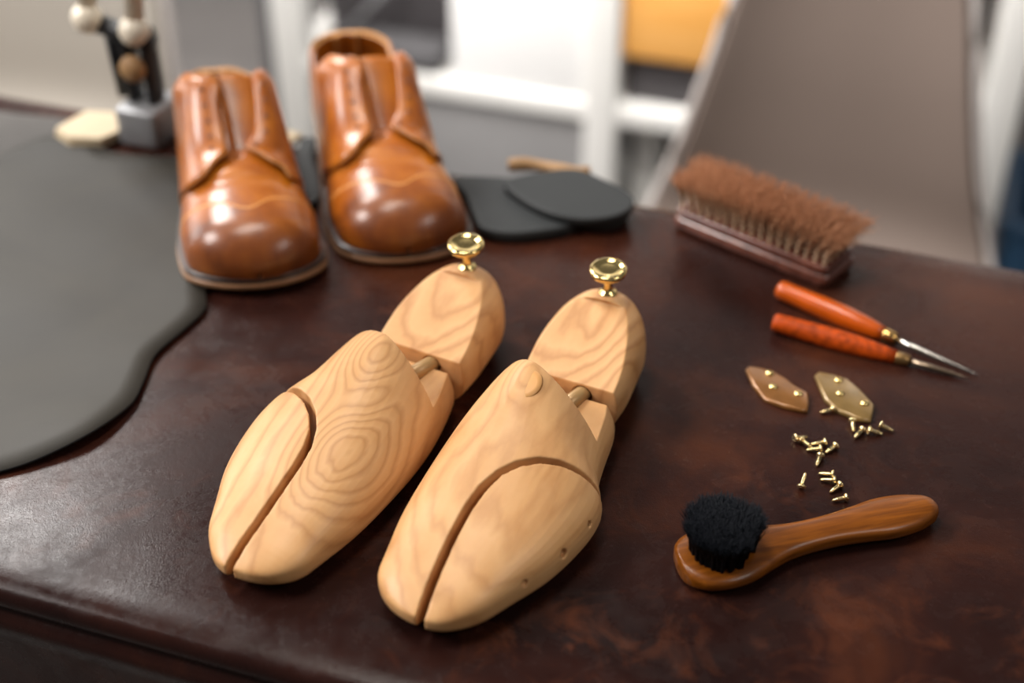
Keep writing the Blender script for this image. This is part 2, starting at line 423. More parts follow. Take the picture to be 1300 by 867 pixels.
SLOT = [(.35, -2), (.2, 0), (0.0, 2.5), (-.08, 4.6), (0.0, 6.4), (.25, 8.0), (.7, 9.3), (1.35, 10.3), (2.25, 11.1), (3.3, 11.7), (4.4, 12.15), (8, 13.4)]
SLOT = [(x - .2 * max(0, min(1, (y - 5) / 4)), y - .6 * max(0, min(1, (y - 4) / 6))) for x, y in SLOT]
def slot_side(off):
    out = []
    for i, (x, y) in enumerate(SLOT):
        a = SLOT[max(0, i-1)]; b = SLOT[min(len(SLOT)-1, i+1)]
        d = Vector((b[0]-a[0], b[1]-a[1])).normalized(); nx, ny = d.y, -d.x
        w = off * (1.1 if y < 8 else .85)
        out.append((x + nx*w, y + ny*w))
    return out
def pin(x, y, z, dx, dy, r, L):
    me = lathe([(r, -L), (r, L)], 16)
    q = Vector((dx, dy, .1)).to_track_quat('Z', 'Y').to_matrix().to_4x4()
    me.transform(Matrix.Translation(Vector((x, y, z)) * .01) @ q); return me
def shoe_tree(loc, rotz, s, label, knots, heelseed):
    t = thing('shoe_tree', label, 'shoe tree', loc, rotz, 'wooden shoe trees on the worktable')
    kn = [(s * k[0], *k[1:]) for k in knots]
    wood = cedar('cedar_forefoot', kn, heelseed, mix=.66 if s > 0 else .58); wood2 = cedar('cedar_heel', [(.3 if s > 0 else 1.2, 25.5, 5, -9, 6.0)], heelseed + 1.3, 34, .5)
    left = slot_side(-.20) + [(12, 20), (12, -4)]
    right = slot_side(.20) + [(12, 16), (12, -4)]
    # rear cut: leaves the low tongue block behind the instep
    rear = box(-8, 8, 0, 9, 0, 9); rear.transform(Matrix.Translation(Vector((0, .160, .030))) @ Matrix.Rotation(math.radians(-14 * s), 4, 'Z'))
    cham = prism([(2.6, 19.5), (5.0, 16.4), (6, 19.5)] if s > 0 else [(-6, 19.5), (-4.2, 16.6), (-2.2, 19.5)], -1, 8)
    sock = lathe([(.6, -.4), (.6, .8)], 20); sock.transform(Matrix.Translation(Vector((.012, .184, .031))) @ Matrix.Rotation(PI/2, 4, 'X'))
    main = carve(forefoot(s), [('DIFFERENCE', prism(left, -2, 12)), ('DIFFERENCE', rear), ('DIFFERENCE', cham)])
    link('forefoot_block', mirror_x(main, s), wood, t)
    wing = carve(forefoot(s), [('INTERSECT', prism(right, -2, 12)),
                              ('DIFFERENCE', pin(5.4, 9.6, 2.1, 1, -.3, .17, .5)), ('DIFFERENCE', pin(5.2, 7.0, 2.0, 1, -.35, .26, .5)),
                              ('DIFFERENCE', pin(4.3, 4.2, 1.9, 1, -.5, .2, .5))])
    wing.transform(Matrix.Translation(Vector((.0006, 0, -.0004))))
    link('toe_wing', mirror_x(wing, s), wood, t)
    # hidden hinge bar that carries the wing inside the slot
    hb = box(-1.2, 1.4, 5.2, 6.6, 1.4, 2.0, .1); link('hinge_plate', mirror_x(hb, s), MT['dark'], t)
    # heel block
    HL = [(18.8, 2.8), (21.5, 3.15), (24.0, 3.15), (26, 2.9), (27.6, 2.5)]
    HR = [(18.8, 3.45), (20.5, 3.5), (22.5, 3.3), (25, 3.0), (26.5, 2.8), (27.6, 2.3)]
    HT = [(18.8, 5.2), (22, 5.7), (25, 5.72), (26.5, 5.6), (27.6, 5.2)]
    rings = []
    for k in range(50):
        u = k / 49; y = 18.8 + 8.8 * (1 - (1 - u) ** 1.8); c = cap(27.62 - y, 3.4); ch = cap(27.62 - y, 2.2) ** .8
        rings.append(ring_sec(y, -interp(HL, y) * c, interp(HR, y) * c, 0, 2.3, 2.3 + (interp(HT, y) - 2.3) * ch, 2.3 - 2.25 * ch, 2.3, 2.6))
    heel = loft(rings)
    face = box(-8, 8, -6, 6.2, 0, 8)
    face.transform(Matrix.Translation(Vector((0, .188, .0365))) @ Matrix.Rotation(math.radians(16.5), 4, 'X'))
    hole = lathe([(.62, -1), (.62, 1.5)], 24); hole.transform(Matrix.Translation(Vector((.012, .192, .0285))) @ Matrix.Rotation(PI/2, 4, 'X'))
    heel = carve(heel, [('DIFFERENCE', face), ('DIFFERENCE', hole)])
    link('heel_block', heel, wood2, t)
    dow = tube([(.8, 16.4, 3.35), (1.2, 18.7, 3.0), (1.3, 20.2, 2.8)], .48, 20); link('dowel', dow, MT['dowel'], t)
    # brass knob: part with flange and disc
    kx, ky, kz = 0, 25.6, 5.6
    kb = lathe([(.001, 0), (.58, 0), (.6, .1), (.5, .2), (.34, .28), (.27, .45), (.25, .8), (.27, 1.2), (.36, 1.38), (.9, 1.47), (1.12, 1.6), (1.17, 1.78),
                (1.12, 1.93), (1.0, 1.98), (.9, 1.95), (.86, 1.9), (.5, 1.92), (.001, 1.93)], 48)
    kb.transform(Matrix.Translation(Vector((kx, ky, kz)) * .01) @ Matrix.Rotation(math.radians(4), 4, 'X'))
    link('brass_knob', mirror_x(kb, s), MT['brass'], t)
    return t
AR = math.atan2(-(6.02 + 4.87), 72.89 - 49.52)        # length axis of the right tree
AL = math.atan2(-(-2.67 + 14.67), 75.91 - 52.88)
trR = shoe_tree((-4.87, 49.52, 0), AR, 1, 'pale wooden shoe tree nearest the round black brush, with knot holes along its side wing',
          [(-.6, 15.2, 6.2, 2.4, 1.2), (-1.6, 8, 4, 3, 4.5)], .1)
trL = shoe_tree((-14.67, 52.88, 0), AL, -1, 'pale wooden shoe tree in front of the two brown shoes, swirling grain on its instep',
          [(-1.8, 8.4, 4.2, 6.0, 2.4), (-.2, 14.4, 6.0, 4.0, 1.6), (-1.2, 11.6, 5.2, -2.5, 1.3)], .9)
def plug():
    v = []; 
    rings = [[(r*math.cos(2*PI*k/28)*.9, r*math.sin(2*PI*k/28)*1.25, h) for k in range(28)] for r, h in ((.001, .10), (.5, .085), (.8, .04), (.86, -.1))]
    me = loft(rings[::-1]); me.transform(Matrix.Translation(Vector((-.004, .1455, .0616))) @ Matrix.Rotation(math.radians(14), 4, 'X')); return me
link('wood_plug', plug(), simple('plug_wood', srgb(214, 158, 96), .45, var=.08), trR)

# ================================================================== SHOES
def shoe(loc, rotz, s, label, rear_z, length, axis_c):
    t = thing('leather_shoe', label, 'shoe', loc, rotz, 'brown leather shoes standing behind the shoe trees')
    L = length
    c = lambda y: interp(axis_c, y)
    WL = [(0, 4.5), (1, 4.6), (3, 4.95), (5.5, 5.15), (8, 4.95), (11, 4.5), (14, 4.1), (18, 3.7), (22, 3.5), (L, 3.2)]
    def wid(y, r1=3.0, r2=3.0):
        return interp(WL, y) * cap(y, r1) * cap(L - y, r2)
    ZS = [(0, .35), (3, .05), (6, 0), (11, .1), (15, 1.2), (18, 1.8), (L, 1.8)]
    zs = lambda y: interp(ZS, y)
    TZ = [(0, 3.6), (2, 4.3), (4, 4.7), (6, 5.0), (8, 5.4), (9.5, 5.9), (11, 6.7), (13, 8.2), (14.6, 9.3), (15.4, 9.1), (16.5, 8.1), (18, 7.0), (19.5, 6.3), (22, rear_z - .2), (L, rear_z)]
    def top(y):
        b = zs(y) + .9
        z = interp(TZ, y)
        if y < 9.5: z += .09 * math.sin(y * 3.4) * math.exp(-((y - 7.2) / 1.5) ** 2)
        return b + (z - b) * cap(y + .02, 2.6) ** .8
    OL = [(0, 0), (14.2, 0.0), (14.8, .3), (15.5, 1.6), (16.5, 2.6), (17.5, 3.0), (L, 2.9)]
    OR = [(0, 0), (9.8, 0), (10.6, 1.2), (12, 1.8), (14.6, 2.3), (16, 2.8), (17.5, 3.0), (L, 2.9)]
    def S(y, side, tau, off=0.0):
        w = max(.02, wid(y) * .935); O = interp(OL if side < 0 else OR, y)
        O = min(O, w * .93) if y > 9 else 0
        if y > L - 3: O = min(O, w * .93)
        a = tau * PI / 2; n = .84
        co, si = math.cos(a) ** n if a < PI/2 - 1e-6 else 0.0, math.sin(a) ** n
        zb = zs(y) + .85; zt = top(y)
        x = c(y) + side * (O + (w - O) * co); z = zb + (zt - zb) * si
        if 8.5 < y < 15.6: z -= .5 * min(1, (y - 8.5) / 1.5) * max(0, (tau - .5) / .5)
        return Vector((x, y, z))
    def N(y, side, tau):
        e = .05; a = S(y + e, side, tau) - S(y - e, side, tau); b = S(y, side, min(tau + .02, .999)) - S(y, side, max(tau - .02, .001))
        n = b.cross(a) if side < 0 else a.cross(b)
        return n.normalized() if n.length > 0 else Vector((0, 0, 1))
    NT = 18
    ys = [.03, .1, .2, .35, .55, .8, 1.1, 1.5, 2.0, 2.6] + [2.6 + .4 * k for k in range(1, 200) if 2.6 + .4 * k < L - 1.6]; ys = [.0005, .01] + ys
    tail = [1.5, 1.1, .8, .5, .3, .15, .05]; ys += [L - q for q in tail] + [L - .004]
    v = []; 
    for y in ys:
        v += [tuple(S(y, -1, k / NT)) for k in range(NT + 1)] + [tuple(S(y, 1, 1 - k / NT)) for k in range(NT + 1)]
    nc = 2 * (NT + 1); f = []
    for i in range(len(ys) - 1):
        for j in range(nc - 1):
            if j == NT and 9.8 < ys[i] < L - .1: continue
            f.append((i*nc + j, i*nc + j + 1, (i+1)*nc + j + 1, (i+1)*nc + j))
    me = fix(pymesh(v, f), 5e-5)
    up = link('vamp', me, [MT['shoe'], MT['raw']], t)
    md = up.modifiers.new('s', 'SOLIDIFY'); md.thickness = .0018; md.offset = -1; md.material_offset_rim = 1
    apply_mods(up)
    # quarters: outer layer over the back, with open lacing edge
    def seam(tau):      # where the front edge of the quarter lies
        return interp([(0, 11.0), (.25, 9.2), (.5, 7.6), (.72, 7.6), (.85, 8.6), (1, 9.8)], tau)
    for side in (-1, 1):
        tmax = lambda y: 1.0
        rows = []; NV, NU = 22, 46
        for i in range(NU + 1):
            row = []
            for k in range(NV + 1):
                tau = (k / NV) * (.93 if side < 0 else 1.0) if True else 0
                y0 = seam(tau) if side < 0 else seam(tau) + (.6 if tau > .6 else 0)
                y = y0 + (L - .001 - y0) * (1 - (1 - i / NU) ** 1.7)
                tt = tau
                if side < 0: tt = tau + (1 - .93) * tau * min(1, max(0, (y - 13.0) / 1.5))
                lift = min(1, max(0, (tau - .35) / .3)) * min(1, max(0, (17.5 - y) / 2))
                off = .13 + (.42 if side < 0 else .36) * lift
                p = S(y, side, min(tt, 1)) + N(y, side, min(tt, .99)) * off
                row.append(tuple(p))
            rows.append(row)
        v = [p for r in rows for p in r]; f = grid_faces(NU + 1, NV + 1)
        if side > 0: f = [q[::-1] for q in f]
        me = pymesh(v, f); me.update()
        q = link('quarter', me, [MT['shoe'], MT['raw']], t)
        md = q.modifiers.new('s', 'SOLIDIFY'); md.thickness = .0022; md.offset = 0; md.material_offset_rim = 1
        apply_mods(q)
        for k in range(5):                          # lacing holes along the open edge
            y = 10.0 + 1.02 * k
            tau = .80 if side < 0 else .86
            p = S(y, side, tau) + N(y, side, tau) * (.68 if side < 0 else .62)
            r = bmesh.new(); bmesh.ops.create_uvsphere(r, u_segments=12, v_segments=6, radius=.0017)
            em = bpy.data.meshes.new('m'); r.to_mesh(em); r.free()
            nn = N(y, side, tau); em.transform(Matrix.Translation(p * .01) @ nn.to_track_quat('Z', 'Y').to_matrix().to_4x4() @ Matrix.Diagonal((1, 1, .45, 1)))
            link('eyelet', em, MT['eyelet'], q)
    # back seam strip closes the two quarters at the heel
    rows = []
    for i in range(14):
        z = zs(L) + .8 + (top(L - .3) - zs(L) - .75) * i / 13
        rows.append([(c(L) + q * .16, L + .06 - .02 * q * q * .6, z) for q in range(-6, 7)])
    bs = link('back_strip', pymesh([p for r in rows for p in r], grid_faces(14, 13)), [MT['shoe'], MT['raw']], t)
    md = bs.modifiers.new('s', 'SOLIDIFY'); md.thickness = .0035; md.offset = 1; md.material_offset_rim = 1; apply_mods(bs)
    # tongue
    rows = []
    for i in range(26):
        y = 8.8 + 6.6 * i / 25; hw = interp([(8.8, 1.6), (12, 2.5), (15.4, 2.9)], y)
        z0 = interp([(8.8, 5.35), (10, 5.8), (11, 6.4), (13, 7.9), (14.6, 9.1), (15.4, 9.75)], y)
        rows.append([(c(y) + .5 * min(1, (y - 8.8) / 3) + hw * q / 8, y, z0 - .05 * (q / 8 * hw) ** 2 * 2.2 - .55) for q in range(-8, 9)])
    me = pymesh([p for r in rows for p in r], grid_faces(26, 17)); tg = link('tongue', me, [MT['shoe'], MT['raw']], t)
    md = tg.modifiers.new('s', 'SOLIDIFY'); md.thickness = .0025; md.material_offset_rim = 1; apply_mods(tg)
    # wing shaped seam over the toe
    rows = []
    for q in range(0, 41):
        a = -1 + q / 20; side = -1 if a < 0 else 1; tau = 1 - abs(a)
        ym = 4.4 + 2.0 * abs(a) ** 1.2 - .8 * math.exp(-(a / .12) ** 2)
        r = []
        for d in (0, .10, .20, .30):
            y = ym + d; r.append(tuple(S(y, side, min(tau, .999)) + N(y, side, min(max(tau, .03), .97)) * (.035 if 0 < d < .3 else -.02)))
        rows.append(r)
    link('seam', pymesh([p for r in rows for p in r], grid_faces(41, 4)), MT['seam'], t)
    # sole: welt and outsole follow the outline; stacked heel
    def slab(name, ex, z0, z1, mat, bev, ya=0, yb=None):
        yb = L if yb is None else yb; pts = []
        yy = [ya + (yb - ya) * (1 - math.cos(PI * k / 60)) / 2 for k in range(61)]
        def hw(y):
            yy_ = (y - ya) / (yb - ya) * (L + 2 * ex) - ex if ya == 0 else y
            return (interp(WL, y) + ex) * cap(y - 0 + .0, 3.0) * cap(L - y, 3.0)
        Lp = [(c(y) - hw(y), y) for y in yy]; Rp = [(c(y) + hw(y), y) for y in yy]
        rings = []
        def ring(inset, z):
            o = []
            for x, y in Lp: o.append((x + inset * (1 if x < c(y) else 0), y + (inset if y < 2 else 0) , z + zs(y)))
            for x, y in Rp[::-1]: o.append((x - inset, y + (inset if y < 2 else 0), z + zs(y)))
            return o
        rings = [ring(bev, z0), ring(0, z0 + bev), ring(0, z1 - bev), ring(bev, z1)]
        me = loft(rings); me.transform(Matrix.Identity(4))
        return link(name, me, mat, t)
    sc_ = slab('outsole', .08, 0.0, .50, MT['outsole'], .08)
    slab('welt', 0.0, .50, .92, MT['welt'], .07)
    yy = [L - 7 + 7 * (1 - math.cos(PI * k / 30)) / 2 for k in range(31)]
    hw = lambda y: (interp(WL, y)) * cap(L - y, 3.0)
    poly = [(c(y) - hw(y), y) for y in yy] + [(c(y) + hw(y), y) for y in yy[::-1]]
    link('heel', prism(poly, 0, 1.79), MT['heelstack'], t, smooth=False)
    for ch in t.children_recursive:
        if s < 0: mirror_x(ch.data, -1)
    return t
SA = math.atan2(.18, .98)
shoe((-17.2, 80.3, .35), SA, 1, 'brown leather shoe on the left, standing partly on the grey green hide', 5.6, 24.0,
     [(0, .1), (3, -.2), (6, -.4), (12, -.9), (16, -1.4), (25, -2.2)])
shoe((-7.5, 84.0, 0), SA, 1, 'brown leather shoe on the right, standing beside the black leather pieces', 7.0, 25.0,
     [(0, .3), (3, .3), (6, .0), (12, -.6), (16, -1.0), (25, -1.6)])

# ================================================================== LEATHER SHEETS
def sheet(name, edge, centre, thick, zfun, mats, n=26):
    """edge: closed outline; rings shrink toward a centre point"""
    E = []
    m = len(edge)
    for i in range(m):
        p0, p1, p2, p3 = (Vector((*edge[(i + d) % m], 0)) for d in (-1, 0, 1, 2))
        for k in range(6):
            u = k / 6
            E.append(.5 * ((2*p1) + (p2-p0)*u + (2*p0-5*p1+4*p2-p3)*u*u + (3*p1-p0-3*p2+p3)*u**3))
    cv = Vector((*centre, 0)); v = []; nc = len(E)
    for i in range(n):
        f = 1 - (i / n) ** .8 if i else 1
        for e in E:
            p = cv + (e - cv) * f; v.append((p.x, p.y, zfun(p.x, p.y, 1 - f)))
    v.append((cv.x, cv.y, zfun(cv.x, cv.y, 1)))
    fs = grid_faces(n, nc, True); o = (n-1)*nc
    fs += [(o + k, o + (k+1) % nc, len(v)-1) for k in range(nc)]
    me = fix(pymesh(v, fs))
    if me.polygons[0].normal.z < 0: me.flip_normals()
    ob = link(name, me, mats)
    md = ob.modifiers.new('s', 'SOLIDIFY'); md.thickness = thick * .01; md.offset = -1
    if len(mats) > 1: md.material_offset_rim = 1
    apply_mods(ob); ob.location = M(0, 0, 0)
    return ob
def hide_z(x, y, d):
    z = .22 + .05 * math.sin(x * .55 + y * .2) * math.sin(y * .42 - x * .1)
    e = math.exp(-((x + 25.3) ** 2 + (y - 65.6) ** 2) / 9.0)
    z += .34 * e * max(0, 1 - d * 5)
    z += .04 * max(0, 1 - d * 9)
    return z
hd = sheet('leather_hide', [(-20.9, 84), (-21.1, 81.0), (-20.7, 78.6), (-21.7, 76.2), (-23.0, 73.4), (-23.2, 70.6), (-23.5, 68.2), (-25.0, 65.4), (-27.2, 63.5), (-29.9, 62.1),
            (-34, 61.0), (-44, 61.5), (-56, 66), (-64, 78), (-60, 98), (-50, 100.5), (-43.5, 97.5), (-38.6, 102.6), (-35, 103.2), (-32, 100.2), (-27, 99.6), (-22.8, 98), (-20.5, 92)],
           (-42, 82), .17, hide_z, [MT['hide'], MT['hide_edge']])
tag(hd, 'large grey green leather hide spread over the left end of the table', 'leather hide')
gs = sheet('suede_sheet', [(-36, 105.8), (-42, 107.5), (-52, 110.5), (-66, 114), (-70, 104), (-64, 92), (-50, 92), (-40, 97), (-35, 101)], (-54, 103), .12,
           lambda x, y, d: .14, [MT['greyhide']])
tag(gs, 'plain grey suede sheet under the far edge of the green grey hide', 'suede sheet')
gs.location.z -= .0001
hd.location.z += .0012
# black leather pieces behind the shoes
def rounded_slab(name, poly, z0, z1, mat, bev=.12):
    E = []; m = len(poly)
    for i in range(m):
        p0, p1, p2, p3 = (Vector((*poly[(i + d) % m], 0)) for d in (-1, 0, 1, 2))
        for k in range(8):
            u = k / 8
            E.append(.5 * ((2*p1) + (p2-p0)*u + (2*p0-5*p1+4*p2-p3)*u*u + (3*p1-p0-3*p2+p3)*u**3))
    cv = sum(E, Vector()) / len(E)
    def ring(i, z): return [tuple((p - (p - cv).normalized() * i)[:2]) + (z,) for p in E]
    me = loft([ring(bev, z0), ring(0, z0 + bev), ring(0, z1 - bev), ring(bev, z1)])
    o = link(name, me, mat); o.location = M(0, 0, 0)
    for p in o.data.polygons:
        if len(p.vertices) > 8: p.use_smooth = False
    return o
a = rounded_slab('leather_sole', [(-4.2, 95.2), (.2, 95.0), (2.4, 93.8), (5.4, 90.9), (4.4, 88.4), (1.8, 87.4), (-.4, 87.2), (-2.2, 87.9), (-2.9, 90.0), (-3.5, 92.6)], 0, 1.0, MT['blackhide'])
tag(a, 'longer black leather piece lying flat, its end beside the right shoe', 'leather piece', 'black leather cut pieces')
a = rounded_slab('leather_sole', [(-17.0, 101.5), (-16.7, 97.5), (-15.9, 94.0), (-15.0, 91.8), (-14.6, 93.0), (-15.3, 96.5), (-15.9, 99.5), (-15.9, 101.8)], 0, .8, MT['blackhide'], .06)
tag(a, 'narrow black leather piece lying in the gap between the two shoes', 'leather piece', 'black leather cut pieces')
b_ = rounded_slab('leather_sole', [(-.6, 93.2), (.6, 91.0), (2.6, 89.0), (5.0, 88.0), (7.3, 88.3), (8.7, 89.5), (8.9, 91.3), (7.2, 93.4), (5.0, 95.2), (2.6, 94.9), (.6, 94.2)], 1.0, 1.7, MT['blackhide'])
tag(b_, 'shorter rounded black leather piece lying on top of the longer one', 'leather piece', 'black leather cut pieces')
c_ = rounded_slab('leather_sole', [(2.2, 92.2), (3.6, 90.0), (5.8, 88.8), (7.6, 89.0), (8.6, 90.2), (8.4, 91.4), (7.0, 92.6), (4.6, 93.4)], 0, .98, MT['blackhide'])
tag(c_, 'small black leather piece under the overhanging rounded end', 'leather piece', 'black leather cut pieces')

# ================================================================== HORSEHAIR BRUSH
br = thing('horsehair_brush', 'large shoe brush lying bristles up in front of the grey chair', 'brush', (11.73, 89.32, 0), math.atan2(-.645, .764))
def brush_block(z0, z1, ins, bev):
    rings = []; E = rrect(0 + ins, 12.9 - ins, 0 + ins, 4.2 - ins, .6 - ins * .5, 8)
    def ring(i, z): return [(x + (i if x < 7 else -i), y + (i if y < 2 else -i), z) for x, y in E]
    return loft([ring(bev, z0), ring(bev*.3, z0 + bev*.3), ring(0, z0 + bev), ring(0, z1 - bev), ring(bev*.3, z1 - bev*.3), ring(bev, z1)])
link('wooden_back', brush_block(0, 1.15, 0, .35), MT['brushwood'], br)
link('bristle_board', brush_block(1.15, 1.75, .12, .15), MT['brushwood'], br)
def hairs(tufts, per, spread, r0, rad, length_f, lean_f, seg=4, seed=3):
    rd = random.Random(seed); v = []; f = []
    for (tx, ty, tz) in tufts:
        for _ in range(per):
            a = rd.random() * 2*PI; q = math.sqrt(rd.random()) * spread
            bx, by = tx + q*math.cos(a), ty + q*math.sin(a)
            lx, ly = lean_f(tx, ty, rd); lx += q * math.cos(a) * 1.9; ly += q * math.sin(a) * 1.9
            H = length_f(tx, ty, rd)
            ph = rd.random() * 2*PI; b0 = len(v)
            for k in range(seg + 1):
                u = k / seg; w = rad * (1 - .35 * u); px = bx + lx * u ** 2.2; py = by + ly * u ** 2.2; pz = tz + H * u
                for e in range(3):
                    v.append((px + w*math.cos(ph + e*2.094), py + w*math.sin(ph + e*2.094), pz))
            for k in range(seg):
                for e in range(3):
                    g = (e + 1) % 3; f.append((b0 + k*3 + e, b0 + k*3 + g, b0 + (k+1)*3 + g, b0 + (k+1)*3 + e))
            f.append((b0 + seg*3, b0 + seg*3 + 1, b0 + seg*3 + 2))
    return pymesh(v, f)
tf = [(.6 + 11.7 * i / 16, .5 + 3.1 * j / 4, 1.7) for i in range(17) for j in range(5)]
hb = link('bristles', hairs(tf, 55, .13, 0, .026,
      lambda x, y, r: 2.95 + r.uniform(-.7, .3) - .02 * (x - 6.9) ** 2 * .3,
      lambda x, y, r: ((x - 6.4) * .17 + .3 + r.gauss(0, .24), (y - 2.2) * .16 + r.gauss(0, .2))), MT['horsehair'], br)
hb['kind'] = 'stuff'

# ================================================================== ROUND DAUBER BRUSH
DA = math.atan2(3.98, 14.96)
db = thing('dauber_brush', 'small round black bristled brush with honey brown wooden handle', 'brush', (8.76, 54.4, 0), DA)
OUTm = [(0, 0), (.15, .95), (.5, 1.55), (1.2, 2.0), (2.2, 2.2), (3.3, 2.15), (4.3, 1.85), (5.3, 1.45), (6.3, 1.15), (7.6, 1.0), (9.2, 1.02), (10.8, 1.2), (12.4, 1.42), (13.8, 1.3), (14.8, .98), (15.4, .6), (15.7, 0)]
CEN = [(0, .3), (2.2, .25), (5.3, .1), (9, .0), (12.4, -.15), (15.7, -.25)]
rings = []
for k in range(80):
    u = (1 - math.cos(PI * k / 79)) / 2; y = 15.7 * u
    hw = max(.01, interp(OUTm, y)); q = min(1, hw / .9) ** .6
    zc = interp([(0, .75), (3, .75), (6, .75), (10, .85), (15.7, .8)], y); hh = .62 * q
    r = []
    for j in range(36):
        a = 2*PI*j/36; cx = math.cos(a); sz = math.sin(a)
        x_ = math.copysign(abs(cx) ** .8, cx) * hw; z_ = math.copysign(abs(sz) ** .72, sz) * hh
        r.append((y, -interp(CEN, y) + x_, zc - .1 + z_))
    rings.append(r)
link('handle', loft(rings), MT['dauberwood'], db)
rd = random.Random(5); tf = []
for i in range(260):
    a = rd.random() * 2*PI; q = math.sqrt(rd.random()) * 1.72
    tf.append((2.55 + q*math.cos(a), -.15 + q*math.sin(a), 1.15))
hb = link('bristles', hairs(tf, 34, .12, 0, .02, lambda x, y, r: 2.25 + r.uniform(-.3, .15) - .05 * ((x - 2.55)**2 + (y + .15)**2),
      lambda x, y, r: ((x - 2.55) * .20 + r.gauss(0, .09), (y + .15) * .20 + r.gauss(0, .09)), seed=9), MT['blackhair'], db)
hb['kind'] = 'stuff'

# ================================================================== AWLS
def awl(butt, tip, hl, zt, zb, label, m1, m2, m3, k=1.0):
    d = Vector((tip[0]-butt[0], tip[1]-butt[1], 0)); LN = d.length
    t = thing('awl', label, 'awl', (butt[0], butt[1], zb), math.atan2(d.y, d.x), 'awls beside the horsehair brush')
    p = [(.001, 0), (.5, .02), (.62, .14), (.66, .4), (.66, .9), (.70, 2.2), (.76, 3.6), (.76, 5.0), (.68, 6.4), (.56, 7.4), (.48, hl)]
    pitch = math.atan2(zt, LN)
    R = Matrix.Rotation(pitch, 4, 'Y')
    def fin(me): me.transform(R); return me
    link('handle', fin(lathe([(r * k, z) for r, z in p] + [(.001, hl)], 28, 'x')), m1, t)
    link('ferrule', fin(lathe([(.001, hl), (.46*k, hl), (.48*k, hl + .08), (.46*k, hl + .5), (.40*k, hl + .85), (.34*k, hl + .9), (.001, hl + .9)], 24, 'x')), m2, t)
    link('blade', fin(lathe([(.001, hl + .8), (.19, hl + .82), (.19, hl + 2.2), (.16, hl + 3.6), (.09, LN - .8), (.02, LN)], 16, 'x')), m3, t)
    return t
awl((18.2, 80.4), (29.7, 71.5), 7.9, .62, .72, 'upper awl with glossy orange handle and bright steel blade', MT['awl'], MT['ferrule'], MT['steel'])
awl((17.3, 76.6), (29.0, 71.1), 8.2, .50, .66, 'lower awl with mottled orange handle and dull blade', MT['awl2'], MT['dullferrule'], MT['dullsteel'], .93)

# ================================================================== PLATES AND SCREWS
def plate(pts, dots, label, mat):
    cx = sum(p[0] for p in pts)/len(pts); cy = sum(p[1] for p in pts)/len(pts)
    t = thing('toe_plate', label, 'plate', (cx, cy, 0), 0, 'brass toned plates near the awls')
    E = [Vector((x - cx, y - cy, 0)) for x, y in pts]
    def ring(i, z): return [tuple((p - p.normalized() * i)[:2]) + (z,) for p in E]
    link('plate_body', loft([ring(.05, 0), ring(0, .05), ring(0, .22), ring(.12, .31), ring(.2, .33)]), mat, t)
    for x, y in dots:
        me = lathe([(.001, .30), (.30, .31), (.27, .41), (.16, .48), (.001, .50)], 18); me.transform(Matrix.Translation(Vector((x - cx, y - cy, 0)) * .01))
        link('rivet', me, MT['brass'], t)
    return t
plate([(14.89, 71.96), (15.13, 72.27), (15.75, 72.17), (16.59, 71.79), (17.25, 71.13), (17.86, 70.21), (18.49, 69.46), (18.35, 68.5), (18.15, 67.76), (17.73, 67.82), (16.68, 68.21), (15.67, 68.9), (15.12, 70.31)],
      [(16.35, 71.44), (16.37, 70.06), (17.83, 69.36)], 'amber toned metal plate with three studs, the left of two', MT['plate'])
plate([(19.19, 71.33), (19.5, 71.71), (20.35, 71.44), (21.16, 71.02), (21.82, 69.9), (22.37, 68.31), (22.1, 67.5), (21.82, 66.8), (21.23, 66.92), (20.04, 67.72), (19.39, 68.9)],
      [(20.6, 70.76), (20.44, 69.4), (21.77, 68.41)], 'olive toned metal plate with three studs, touching the scattered screws', MT['plate2'])
def screw_mesh():
    p = [(.001, 0), (.2, -.03), (.27, .03), (.265, .09), (.14, .22)]
    z = .22; L = .95
    while z < L - .1:
        k = 1 - .5 * max(0, (z - .6) / .4)
        p += [(.10 * k, z), (.145 * k, z + .035), (.10 * k, z + .07)]; z += .07
    p += [(.001, L)]
    me = lathe(p, 18, 'x')
    sl = box(-.05, .06, -.3, .3, -.03, .03)
    return carve(me, [('DIFFERENCE', sl)], None)
SC = screw_mesh()
SCREWS = [((19.79, 67.94), (18.85, 67.69), 0, 'screw whose head touches the lower edge of the olive toned plate'),
 ((20.74, 66.85), (20.61, 65.75), 0, 'screw just below the olive toned plate, pointing toward the viewer'),
 ((21.21, 65.98), (20.47, 65.23), 0, 'screw below the olive plate with its tip pointing down left'),
 ((21.5, 65.92), (22.3, 65.71), 0, 'screw lying flat behind the one below the olive plate, tip right'),
 ((22.3, 66.42), (23.1, 65.95), 0, 'rightmost of all the screws, just past the olive plate'),
 ((16.92, 65.16), (17.75, 65.4), 0, 'leftmost screw of the middle cluster, its head seen side on'),
 ((17.3, 65.05), (17.85, 64.45), 0, 'screw slanting down between the leftmost head and the cluster centre'),
 ((18.76, 64.80), (17.95, 64.75), 0, 'topmost screw with its head right in the middle cluster'),
 ((18.39, 64.19), (17.49, 64.24), 0, 'horizontal screw with its tip left in the middle cluster'),
 ((19.31, 64.49), (18.56, 63.95), 0, 'rightmost screw of the middle cluster, bright head up right'),
 ((18.25, 63.62), (17.81, 62.7), 0, 'lowest screw of the middle cluster, pointing down at the brush'),
 ((16.62, 60.85), (16.96, 61.6), 35, 'single screw set apart nearest the black bristles, slotted head facing out'),
 ((18.7, 61.90), (17.84, 62.15), 0, 'topmost screw of the lower group above the brush handle'),
 ((18.72, 61.40), (17.85, 61.6), 0, 'second screw down of the lower group, threads showing'),
 ((18.95, 61.05), (18.1, 60.42), 0, 'slanting screw of the lower group, third down'),
 ((19.11, 59.95), (18.22, 59.82), 0, 'screw lying closest to the wooden brush handle')]
